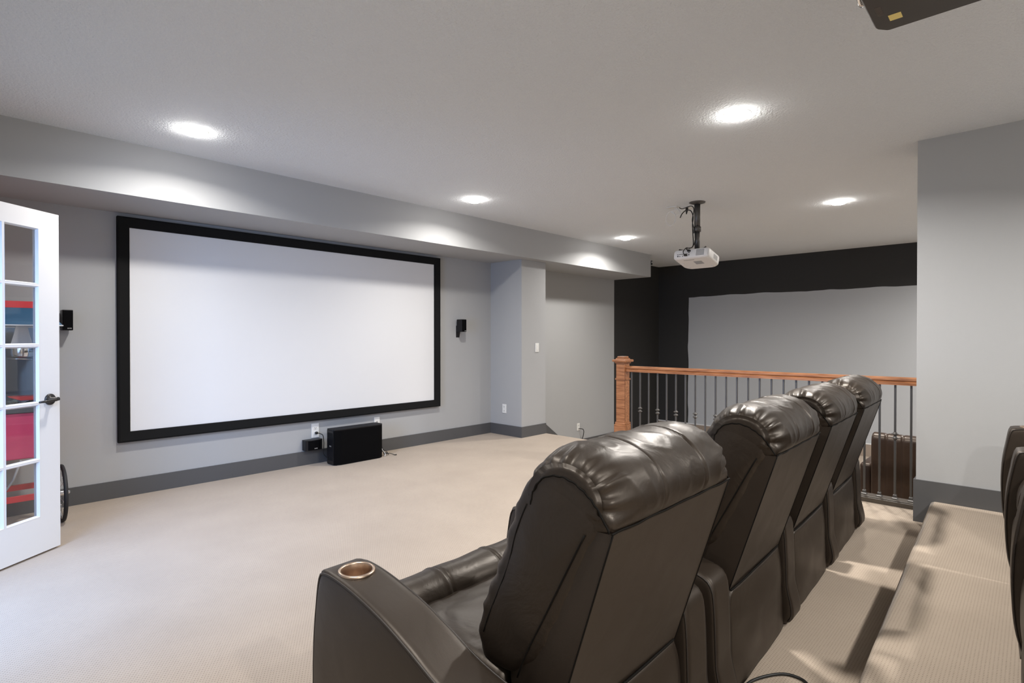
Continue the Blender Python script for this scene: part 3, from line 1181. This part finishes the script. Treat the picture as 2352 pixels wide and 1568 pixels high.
mb.box(xr_, xr_ + 0.002, 0.075, 0.085, 0.028, 0.036, Mt)
mb.build('port', M['slot'], body)
mb = MB()
for j in range(9):
    for i in range(6):
        mb.box(xr_, xr_ + 0.002, -0.140 + i * 0.014, -0.1295 + i * 0.014, -0.028 + j * 0.0072, -0.0238 + j * 0.0072, Mt)
mb.build('rear_vent', M['grey_plastic'], body)
mb = MB()
for j in range(7):
    mb.box(-0.035, 0.055, -by - 0.001, -by + 0.002, -0.022 + j * 0.007, -0.018 + j * 0.007, Mt)
mb.build('side_vent', M['grey_grille'], body)
mb = MB()
for j in range(9):
    mb.box(-0.055 + j * 0.009, -0.049 + j * 0.009, -0.075, 0.01, -bh - 0.001, -bh + 0.002, Mt)
mb.box(-0.105, -0.095, -0.02, 0.09, -bh - 0.001, -bh + 0.002, Mt)
mb.build('filter_cover', M['grey_grille'], body)
mb = MB()
for (a, b) in ((0.10, 0.12), (0.10, -0.12), (-0.02, 0.135)):
    mb.lathe([(0.0, -0.007), (0.010, -0.006), (0.011, 0.0)], 14, Mt @ Matrix.Translation((a, b, -bh)))
mb.build('foot', M['proj_white'], body)
mb = MB()
mb.lathe([(0.040, 0.0), (0.040, 0.02), (0.034, 0.024), (0.032, 0.01), (0.0, 0.012)], 24, Mt @ Matrix.Translation((bx - 0.006, 0.06, 0.0)) @ rot_to((1, 0, 0)))
mb.build('lens', M['gloss_black'], body)
# cord from the inlet up around the pole
mb = MB()
q = lambda x, y, z: Mt @ Vector((x, y, z))
mb.tube(spline([q(xr_ - 0.002, 0.018, 0.027), q(xr_ - 0.03, 0.022, 0.028), q(xr_ - 0.04, 0.03, 0.035), q(-0.12, 0.04, 0.075), Vector((-0.05, 0.03, -0.46)), Vector((-0.034, 0.024, -0.42)), Vector((-0.036, 0.03, -0.30)),
         Vector((-0.034, 0.034, -0.22)), Vector((-0.036, 0.026, -0.15)), Vector((-0.04, 0.05, -0.085)), Vector((-0.045, 0.10, -0.075)), Vector((-0.03, 0.15, -0.10)), Vector((-0.02, 0.175, -0.135))], 60, closed=False), 0.0055, 8)
mb.tube(spline([q(xr_ - 0.002, 0.045, -0.019), q(xr_ - 0.03, 0.05, -0.016), q(xr_ - 0.035, 0.06, 0.01), q(xr_ - 0.01, 0.045, 0.06), q(-0.10, 0.04, 0.075)], 60, closed=False), 0.004, 8)
mb.tube(spline([Vector((-0.034, 0.02, -0.44)), Vector((-0.038, 0.0, -0.36)), Vector((-0.036, 0.022, -0.25)), Vector((-0.038, 0.035, -0.18)), Vector((-0.034, 0.02, -0.08)), Vector((-0.03, 0.05, -0.035)), Vector((-0.02, 0.15, -0.045)), Vector((-0.01, 0.19, -0.025))], 60, closed=False), 0.0045, 8)
mb.rbox(xr_ - 0.022, xr_, 0.006, 0.030, 0.018, 0.036, 0.004, 2, mtx=Mt)
mb.rbox(xr_ - 0.024, xr_, 0.030, 0.060, -0.027, -0.011, 0.004, 2, mtx=Mt)
mb.build('cord', M['cord_black'], pj)

# ceiling plates beside the pole with a loop of white cable
t = empty('ceiling_plate', (5.375, 2.775, ZC))
tag(t, 'white cable plate on the ceiling with a loop of white wire', 'wall plate')
MB().rbox(-0.04, 0.04, -0.055, 0.06, -0.008, 0.0, 0.003, 2, smooth=False).build('plate', M['plastic_white'], t)
mb = MB()
lp = [(0.0, -0.01, -0.004), (0.005, -0.02, -0.035)]
for i in range(26):
    a = math.pi / 2 + 2 * math.pi * i / 25
    lp.append((0.01, 0.035 + 0.055 * math.cos(a) * 1.0, -0.115 + 0.075 * math.sin(a)))
lp += [(0.01, 0.0, -0.07), (0.02, -0.05, -0.085), (0.02, -0.07, -0.05), (0.01, -0.04, -0.02), (0.01, -0.02, -0.004)]
mb.tube([tuple(p) for p in spline([Vector(p) for p in lp], 90, closed=False)], 0.0038, 8)
mb.tube([(0.0, -0.03, -0.004), (0.01, -0.06, -0.05), (0.012, -0.085, -0.09), (0.012, -0.095, -0.115)], 0.004, 8)
mb.build('cable', M['cord_white'], t)
t = empty('ceiling_outlet', (5.50, 2.66, ZC))
tag(t, 'white ceiling outlet next to the projector pole with a black plug', 'outlet')
MB().rbox(-0.058, 0.058, -0.036, 0.036, -0.008, 0.0, 0.003, 2, smooth=False).build('plate', M['plastic_white'], t)
MB().tube([(-0.03, 0.01, -0.006), (-0.03, 0.01, -0.03), (-0.032, 0.012, -0.055), (-0.034, 0.013, -0.075)], [0.014, 0.015, 0.009, 0.005], 10).build('plug', M['cord_black'], t)

# small black sensor on the end of the soffit
t = empty('corner_sensor', (SX1, 4.66, 2.535))
tag(t, 'small black sensor with a white dot on the soffit end', 'sensor')
MB().rbox(0.0, 0.05, -0.03, 0.05, -0.035, 0.035, 0.008, 2).build('body', M['black'], t)
MB().lathe([(0.010, 0.0), (0.010, 0.004), (0.0, 0.006)], 14, Matrix.Translation((0.02, -0.03, 0.005)) @ rot_to((0, -1, 0))).build('lens', M['plastic_white'], t)

# ------------------------------------------------------------------ dark projector close overhead
t = empty('overhead_projector', (2.078, 0.212, ZC))
tag(t, 'dark brown projector with a yellow sticker hanging at the top edge', 'projector')
X1, Y1, ZB = 0.212, 0.200, -0.313
poly2 = [Vector(p) for p in fillet([(-0.21, -0.20), (X1, -0.20), (X1, Y1 - 0.028), (X1 - 0.035, Y1), (-0.21, Y1)], [0.03, 0.02, 0.008, 0.008, 0.03], 4)]
Mt = Matrix.Identity(4)
mb = MB()
layered(mb, poly2, [(ZB, 0.93), (ZB + 0.006, 0.96), (ZB + 0.016, 0.99), (ZB + 0.03, 1.0), (ZB + 0.12, 1.0), (ZB + 0.135, 0.97)])
ob = mb.build('projector_body', M['proj_dark'], t)
MB().box(0.097, 0.137, 0.112, 0.147, ZB - 0.0008, ZB + 0.001, Matrix.Translation((0, 0, 0))).build('sticker', M['sticker'], ob)
mb = MB()
for i in range(8):
    mb.box(0.02 + i * 0.008, 0.024 + i * 0.008, 0.155, 0.172, ZB - 0.0006, ZB + 0.001)
mb.build('vent', M['proj_vent'], ob)
mb = MB()
mb.lathe([(0.050, -0.02), (0.050, 0.008), (0.046, 0.012), (0.040, 0.006), (0.0, 0.004)], 32, Matrix.Translation((0.0, Y1, ZB + 0.062)) @ rot_to((0, 1, 0)))
mb.build('lens', M['chrome'], ob)
mb = MB()
mb.tube([(0, 0, -0.006), (0, 0, -0.16)], 0.025, 18)
mb.lathe([(0.0, -0.015), (0.06, -0.015), (0.075, -0.004), (0.075, 0.0)], 28)
mb.box(-0.10, 0.10, -0.09, 0.09, -0.180, -0.160)
mb.build('mount_pole', M['iron'], t)


# ------------------------------------------------------------------ wall speakers, subwoofer
def logo_bar(parent, mtx, size, m=None):
    return text_mesh('logo', 'BOSE', size, mtx, m or M['silver'], parent)


def face_y(loc):     # text plane facing -y
    return Matrix.Translation(loc) @ Matrix.Rotation(math.pi / 2, 4, 'X')


t = empty('wall_speaker', (4.600, YW, 1.44))
tag(t, 'small black cube speaker on the wall right of the screen', 'speaker')
Mr = Matrix.Rotation(math.radians(-8), 4, 'Z')
mb = MB()
mb.rbox(-0.040, 0.040, -0.125, -0.025, -0.079, 0.079, 0.005, 2, smooth=False)
b_ = mb.build('cabinet', M['black'], t)
MB().rbox(-0.036, 0.036, -0.129, -0.123, -0.075, 0.075, 0.003, 2, smooth=False).build('grille', M['sub_face'], b_)
logo_bar(b_, face_y((0.018, -0.1295, -0.066)), 0.011)
mb = MB()
mb.prism([(-0.03, 0.0), (-0.03, -0.06), (-0.012, -0.085), (-0.0, -0.15), (0.0, 0.0)], 'x', -0.028, 0.028)
mb.build('bracket', M['black'], t)

t = empty('wall_speaker', (0.676, YW, 1.42))
tag(t, 'small black cube speaker on the wall between door and screen', 'speaker')
mb = MB()
mb.rbox(-0.032, 0.032, -0.120, -0.022, -0.077, 0.077, 0.005, 2, smooth=False)
b_ = mb.build('cabinet', M['black'], t)
MB().rbox(-0.029, 0.029, -0.124, -0.118, -0.073, 0.073, 0.003, 2, smooth=False).build('grille', M['sub_face'], b_)
logo_bar(b_, face_y((0.010, -0.1245, -0.062)), 0.011)
mb = MB()
mb.tube([(-0.01, -0.03, -0.02), (-0.01, 0.0, -0.03)], 0.014, 12)
mb.lathe([(0.0, 0.012), (0.03, 0.008), (0.032, 0.0)], 20, Matrix.Translation((-0.01, 0.0, -0.03)) @ rot_to((0, -1, 0)))
mb.build('bracket', M['black'], t)

t = empty('center_speaker', (2.628, YW, 0.204))
tag(t, 'small black horizontal centre speaker low on the wall by the subwoofer', 'speaker')
cp = fillet([(-0.09, 0.0), (-0.09, -0.075), (-0.05, -0.088), (0.0, -0.093), (0.05, -0.088), (0.09, -0.075), (0.09, 0.0)], 0.006, 3)
b_ = MB().prism([tuple(p) for p in cp], 'z', -0.052, 0.052).build('cabinet', M['black'], t)
gp = [(-0.083, -0.074), (-0.05, -0.091), (0.0, -0.096), (0.05, -0.091), (0.083, -0.074), (0.083, -0.07), (-0.083, -0.07)]
MB().prism(gp, 'z', -0.047, 0.044).build('grille', M['sub_face'], b_)
logo_bar(b_, face_y((0.012, -0.0962, -0.034)), 0.014)

sw = empty('subwoofer', (3.03, 5.155, 0.0))
tag(sw, 'black upright subwoofer box standing on the carpet below the screen', 'subwoofer')
sp2 = fillet([(-0.285, -0.065), (-0.22, -0.088), (0.235, -0.088), (0.285, -0.060), (0.285, 0.075), (-0.285, 0.075)], [0.012, 0.03, 0.03, 0.02, 0.01, 0.01], 4)
mb = MB()
mb.prism([tuple(p) for p in sp2], 'z', 0.006, 0.352)
b_ = mb.build('cabinet', M['sub_face'], sw)
mb = MB()
lid = [tuple(Vector((0, 0)) + p * 1.004) for p in sp2]
mb.prism(lid, 'z', 0.352, 0.362)
mb.build('top_panel', M['black'], sw)
mb = MB()
mb.box(-0.2885, -0.284, -0.058, 0.068, 0.01, 0.35)
b2 = mb.build('port_panel', M['black'], sw)
for (z0, z1) in ((0.275, 0.325), (0.045, 0.075)):
    MB().box(-0.2895, -0.288, -0.045, 0.055, z0, z1).build('port', M['velvet'], b2)
logo_bar(b2, Matrix.Translation((-0.2895, 0.0, 0.19)) @ Matrix.Rotation(-math.pi / 2, 4, 'Z') @ Matrix.Rotation(math.pi / 2, 4, 'X'), 0.016)
mb = MB()
for (x, y) in ((-0.25, -0.05), (0.25, -0.05), (-0.25, 0.05), (0.25, 0.05)):
    mb.lathe([(0.012, 0.0), (0.012, 0.008)], 12, Matrix.Translation((x, y, 0)))
mb.build('foot', M['rubber'], sw)
# power cord of the subwoofer
t = MB()
t.tube([tuple(p) for p in spline([Vector(p) for p in ((2.686, YW - 0.03, 0.312), (2.70, YW - 0.06, 0.308), (2.724, YW - 0.075, 0.287), (2.736, YW - 0.07, 0.22), (2.740, YW - 0.06, 0.155), (2.742, YW - 0.05, 0.10), (2.765, YW - 0.06, 0.06), (2.80, YW - 0.075, 0.03), (2.85, YW - 0.09, 0.006))], 50, closed=False)], 0.0042, 8)
o = t.build('power_cord', M['cord_black'])
tag(o, 'black power cord hanging from the outlet to behind the subwoofer', 'cord')
o2 = MB().rbox(2.668, 2.694, YW - 0.034, YW - 0.012, 0.300, 0.326, 0.006, 2).build('plug', M['cord_black'], o)
# bundle of speaker leads beside the subwoofer
t = MB()
for k in range(5):
    pts = []
    for i in range(9):
        a = i / 8
        pts.append((3.345 + 0.06 * a + 0.018 * math.sin(6 * a + k), 5.17 - 0.03 * a + 0.03 * math.sin(4 * a + 1.7 * k) * a, 0.09 * (1 - a) ** 1.5 * (0.4 + 0.2 * k) + 0.008 + 0.012 * abs(math.sin(5 * a + k))))
    t.tube(pts, 0.003, 6)
t.tube([(3.35, 5.13, 0.02), (3.40, 5.09, 0.03), (3.45, 5.065, 0.008), (3.47, 5.06, 0.008)], [0.003, 0.003, 0.005, 0.006], 8)
o = t.build('speaker_leads', M['cord_black'])
tag(o, 'tangle of thin black leads on the carpet beside the subwoofer', 'cable')
t = MB()
t.tube([(3.34, 5.16, 0.10), (3.348, 5.145, 0.06), (3.36, 5.12, 0.04), (3.355, 5.10, 0.015), (3.338, 5.09, 0.008)], 0.0035, 8)
t.build('white_lead', M['cord_white'], o)

# ------------------------------------------------------------------ outlets and switch


def outlet(name, loc, rz, label, cat, kind, w=0.072, h=0.118):
    e = empty(name, loc, rz)           # local: plate faces -y
    tag(e, label, cat)
    MB().rbox(-w / 2, w / 2, -0.007, 0.0, -h / 2, h / 2, 0.003, 2, smooth=False).build('plate', M['plastic_white'], e)
    if kind == 'outlet':
        for s in (-1, 1):
            r_ = MB().rbox(-0.017, 0.017, -0.0095, -0.006, s * 0.026 - 0.015, s * 0.026 + 0.015, 0.003, 2, smooth=False).build('receptacle', M['plastic_white'], e)
            mb = MB()
            mb.box(-0.009, -0.006, -0.0105, -0.008, s * 0.026 - 0.002, s * 0.026 + 0.008).box(0.006, 0.009, -0.0105, -0.008, s * 0.026 - 0.002, s * 0.026 + 0.008)
            mb.lathe([(0.003, 0), (0.003, 0.002), (0, 0.002)], 8, Matrix.Translation((0, -0.0085, s * 0.026 - 0.008)) @ rot_to((0, -1, 0)))
            mb.build('slot', M['slot'], r_)
    elif kind == 'switch':
        MB().rbox(-0.017, 0.017, -0.011, -0.006, -0.034, 0.034, 0.002, 2, smooth=False).build('rocker', M['plastic_white'], e)
    elif kind == 'jack':
        MB().box(-0.010, 0.010, -0.0085, -0.006, -0.012, 0.014).build('jack', M['grey_grille'], e)
    return e


outlet('wall_outlet', (2.676, YW, 0.336), 0, 'white outlet under the screen with a black plug, left of the subwoofer', 'outlet', 'outlet', 0.082, 0.145)
outlet('wall_jack', (3.405, YW, 0.338), 0, 'white jack plate on the wall just behind the subwoofer', 'wall plate', 'jack')
outlet('wall_outlet', (PX0, 5.086, 0.349), -math.pi / 2, 'white outlet low on the shaded left face of the column', 'outlet', 'outlet')
outlet('light_switch', (5.485, PY, 1.156), 0, 'white light switch on the front face of the column', 'switch', 'switch')
outlet('wall_outlet', (7.155, YW, -0.155), 0, 'white outlet low on the stair wall with a cord plugged in', 'outlet', 'outlet')
t = MB()
t.tube([tuple(p) for p in spline([Vector(p) for p in ((7.165, YW - 0.012, -0.182), (7.185, YW - 0.06, -0.185), (7.225, YW - 0.06, -0.215), (7.235, YW - 0.05, -0.28), (7.215, YW - 0.04, -0.36), (7.20, YW - 0.05, -0.45), (7.22, YW - 0.08, -0.515))], 40, closed=False)], 0.006, 8)
o = t.build('appliance_cord', M['cord_black'])
tag(o, 'black cord hanging from the outlet on the stair wall', 'cord')
# cord loop on the carpet between the rows
t = MB()
t.tube([tuple(p) for p in spline([Vector(p) for p in ((2.02, 0.77, 0.006), (2.095, 0.762, 0.006), (2.171, 0.730, 0.006), (2.225, 0.690, 0.006), (2.239, 0.648, 0.006), (2.225, 0.61, 0.006), (2.16, 0.57, 0.006), (2.05, 0.55, 0.006))], 50, closed=False)], 0.0055, 8)
o = t.build('floor_cord', M['cord_black'])
tag(o, 'black cord curving over the aisle carpet at the bottom edge', 'cord')

# ------------------------------------------------------------------ leather chair on the lower floor
cc = empty('club_chair', (6.02, 0.80, LOW), -math.pi / 2)      # local +y faces the far wall
tag(cc, 'brown leather chair seen from behind through the balusters', 'chair')


def club_disp(x, t, q):
    y, z = q
    d = 0.0
    for xx in (-0.19, -0.065, 0.065, 0.19):
        d -= 0.006 * math.exp(-((x - xx) / 0.008) ** 2)
    return d + 0.003 * nz(x, y, z, 7)


mb = MB()
mb.loft(spline([(0.0, 0.16), (-0.01, 0.5), (-0.012, 0.86), (0.01, 0.91), (0.07, 0.922), (0.125, 0.90), (0.14, 0.85), (0.15, 0.5), (0.15, 0.16), (0.07, 0.14)], 60), -0.315, 0.315, 0.02, 0.006, 90, 4, club_disp)
mb.build('backrest', M['club_leather'], cc)
MB().rbox(-0.30, 0.30, 0.14, 0.68, 0.26, 0.45, 0.04, 4).build('seat', M['club_leather'], cc)
for s in (-1, 1):
    MB().rbox(s * 0.36 - 0.055, s * 0.36 + 0.055, 0.06, 0.68, 0.10, 0.62, 0.035, 4).build('armrest', M['club_leather'], cc)
for (x, y) in ((-0.28, 0.04), (0.28, 0.04), (-0.28, 0.62), (0.28, 0.62)):
    MB().box(x - 0.025, x + 0.025, y - 0.02, y + 0.03, 0.0, 0.28).build('leg', M['rail_base'], cc)

# ------------------------------------------------------------------ popcorn cart behind the door
pc = empty('popcorn_cart', (0.27, 4.95, 0.0))
tag(pc, 'red popcorn cart with spoked wheel standing behind the open glass door', 'popcorn cart')
cw, cdp = 0.27, 0.20
# cabinet, lower shelf and legs
MB().rbox(-cw, cw, -cdp, cdp, 0.50, 0.80, 0.008, 2, smooth=False).build('cabinet', M['pink_red'], pc)
MB().rbox(-cw - 0.01, cw + 0.01, -cdp - 0.01, cdp + 0.01, 0.80, 0.835, 0.005, 2, smooth=False).build('counter', M['grey_dark'], pc)
for y_ in (-cdp + 0.015, cdp - 0.015):
    MB().box(-cw + 0.03, cw - 0.03, y_ - 0.012, y_ + 0.012, 0.225, 0.262).build('cross_bar', M['red'], pc)
for (x, y) in ((-cw + 0.02, -cdp + 0.02), (cw - 0.02, -cdp + 0.02), (-cw + 0.02, cdp - 0.02), (cw - 0.02, cdp - 0.02)):
    MB().box(x - 0.016, x + 0.016, y - 0.016, y + 0.016, 0.06 if x > 0 else 0.0, 0.50).build('leg', M['grey_dark'], pc)
# glass case
fr_ = MB()
for (x, y) in ((-cw + 0.008, -cdp + 0.008), (cw - 0.008, -cdp + 0.008), (-cw + 0.008, cdp - 0.008), (cw - 0.008, cdp - 0.008)):
    fr_.box(x - 0.008, x + 0.008, y - 0.008, y + 0.008, 0.835, 1.36)
fr_.build('case_frame', M['chrome'], pc)
g = MB().box(-cw + 0.016, cw - 0.016, -cdp + 0.004, -cdp + 0.009, 0.84, 1.36).build('case_pane', M['glass'], pc)
MB().box(-cw + 0.016, cw - 0.016, cdp - 0.009, cdp - 0.004, 0.84, 1.36).build('case_pane', M['blue_glass'], pc)
MB().box(cw - 0.009, cw - 0.004, -cdp + 0.016, cdp - 0.016, 0.84, 1.36).build('case_pane', M['blue_glass'], pc)
MB().box(-cw + 0.004, -cw + 0.009, -cdp + 0.016, cdp - 0.016, 0.84, 1.36).build('case_pane', M['blue_glass'], pc)
# roof with flared blue valance and a red band
mb = MB()
mb.cur = 0


def frustum(mb, z0, z1, ex0, ex1):
    v = []
    for (z, e) in ((z0, ex0), (z1, ex1)):
        v += [(-cw - e, -cdp - e, z), (cw + e, -cdp - e, z), (cw + e, cdp + e, z), (-cw - e, cdp + e, z)]
    mb.add(v, [(0, 3, 2, 1), (4, 5, 6, 7), (0, 1, 5, 4), (1, 2, 6, 5), (2, 3, 7, 6), (3, 0, 4, 7)])


for i in range(5):
    a, b = i / 5, (i + 1) / 5
    frustum(mb, 1.372 + 0.11 * a, 1.372 + 0.11 * b, 0.042 - 0.035 * a ** 0.5, 0.042 - 0.035 * b ** 0.5)
mb.build('roof', M['blue'], pc)
mb = MB()
frustum(mb, 1.482, 1.525, 0.008, 0.006)
mb.build('roof_band', M['red'], pc)
mb = MB()
mb.box(-cw - 0.045, cw + 0.045, -cdp - 0.045, cdp + 0.045, 1.366, 1.373)
mb.build('roof_edge', M['silver'], pc)
# kettle on its hanger
mb = MB()
mb.lathe([(0.0, 1.155), (0.075, 1.155), (0.085, 1.165), (0.085, 1.235), (0.078, 1.245), (0.0, 1.25)], 28, Matrix.Translation((0.125, 0.0, 0)))
kt = mb.build('kettle', M['chrome'], pc)
mb = MB()
mb.prism([(0.07, 1.25), (0.18, 1.25), (0.165, 1.31), (0.155, 1.365), (0.095, 1.365), (0.085, 1.31)], 'y', -0.012, 0.012)
mb.build('kettle_hanger', M['silver'], kt)
MB().tube([(0.05, -0.09, 1.15), (0.12, -0.1, 1.148), (0.2, -0.06, 1.14), (0.24, 0.0, 1.13)], 0.004, 8).build('kettle_wire', M['chrome'], kt)
po = MB()
for i in range(40):
    x, y = random.uniform(-0.2, 0.22), random.uniform(-0.15, 0.15)
    r_ = random.uniform(0.012, 0.022)
    po.lathe([(0.0, 0.84), (r_, 0.84), (r_ * 1.05, 0.84 + r_ * 0.7), (0.0, 0.84 + r_ * 1.2)], 7, Matrix.Translation((x, y, 0)))
po = po.build('popcorn', M['popcorn'], pc)
po['kind'] = 'stuff'
MB().prism([(0.05, 0.90), (0.24, 0.90), (0.19, 0.875), (0.11, 0.875)], 'y', -0.12, 0.0).build('scoop', M['red'], pc)
# spoked wheel on the right side
for (wx, wy) in ((cw + 0.062, 0.0),):
    wh = MB()
    R = 0.197
    wh.tube([(wx, wy + (R - 0.009) * math.cos(2 * math.pi * i / 48), R + (R - 0.009) * math.sin(2 * math.pi * i / 48)) for i in range(48)], 0.0125, 10, closed=True)
    wo = wh.build('wheel', M['rubber'], pc)
    rm = MB()
    rm.tube([(wx, wy + (R - 0.024) * math.cos(2 * math.pi * i / 48), R + (R - 0.024) * math.sin(2 * math.pi * i / 48)) for i in range(48)], 0.008, 8, closed=True)
    rm.build('rim', M['chrome'], wo)
    spk = MB()
    for i in range(24):
        a = 2 * math.pi * i / 24
        s = 0.026 if i % 2 else -0.026
        spk.tube([(wx + s, wy + 0.015 * math.cos(a), R + 0.015 * math.sin(a)), (wx, wy + (R - 0.026) * math.cos(a + 0.3), R + (R - 0.026) * math.sin(a + 0.3))], 0.0012, 5)
    spk.build('spokes', M['chrome'], wo)
    hb_ = MB()
    hb_.tube([(wx - 0.07, wy, R), (wx - 0.03, wy, R), (wx + 0.03, wy, R), (wx + 0.045, wy, R)], [0.007, 0.018, 0.018, 0.008], 14)
    hb_.build('hub', M['chrome'], wo)
# push handle tube and cord
MB().tube([(0.10, -cdp - 0.03, 0.50), (0.06, -cdp - 0.05, 0.38), (-0.02, -cdp - 0.05, 0.25), (-0.10, -cdp - 0.04, 0.12), (-0.12, -cdp - 0.03, 0.02)], 0.007, 8).build('cord', M['grey_plastic'], pc)
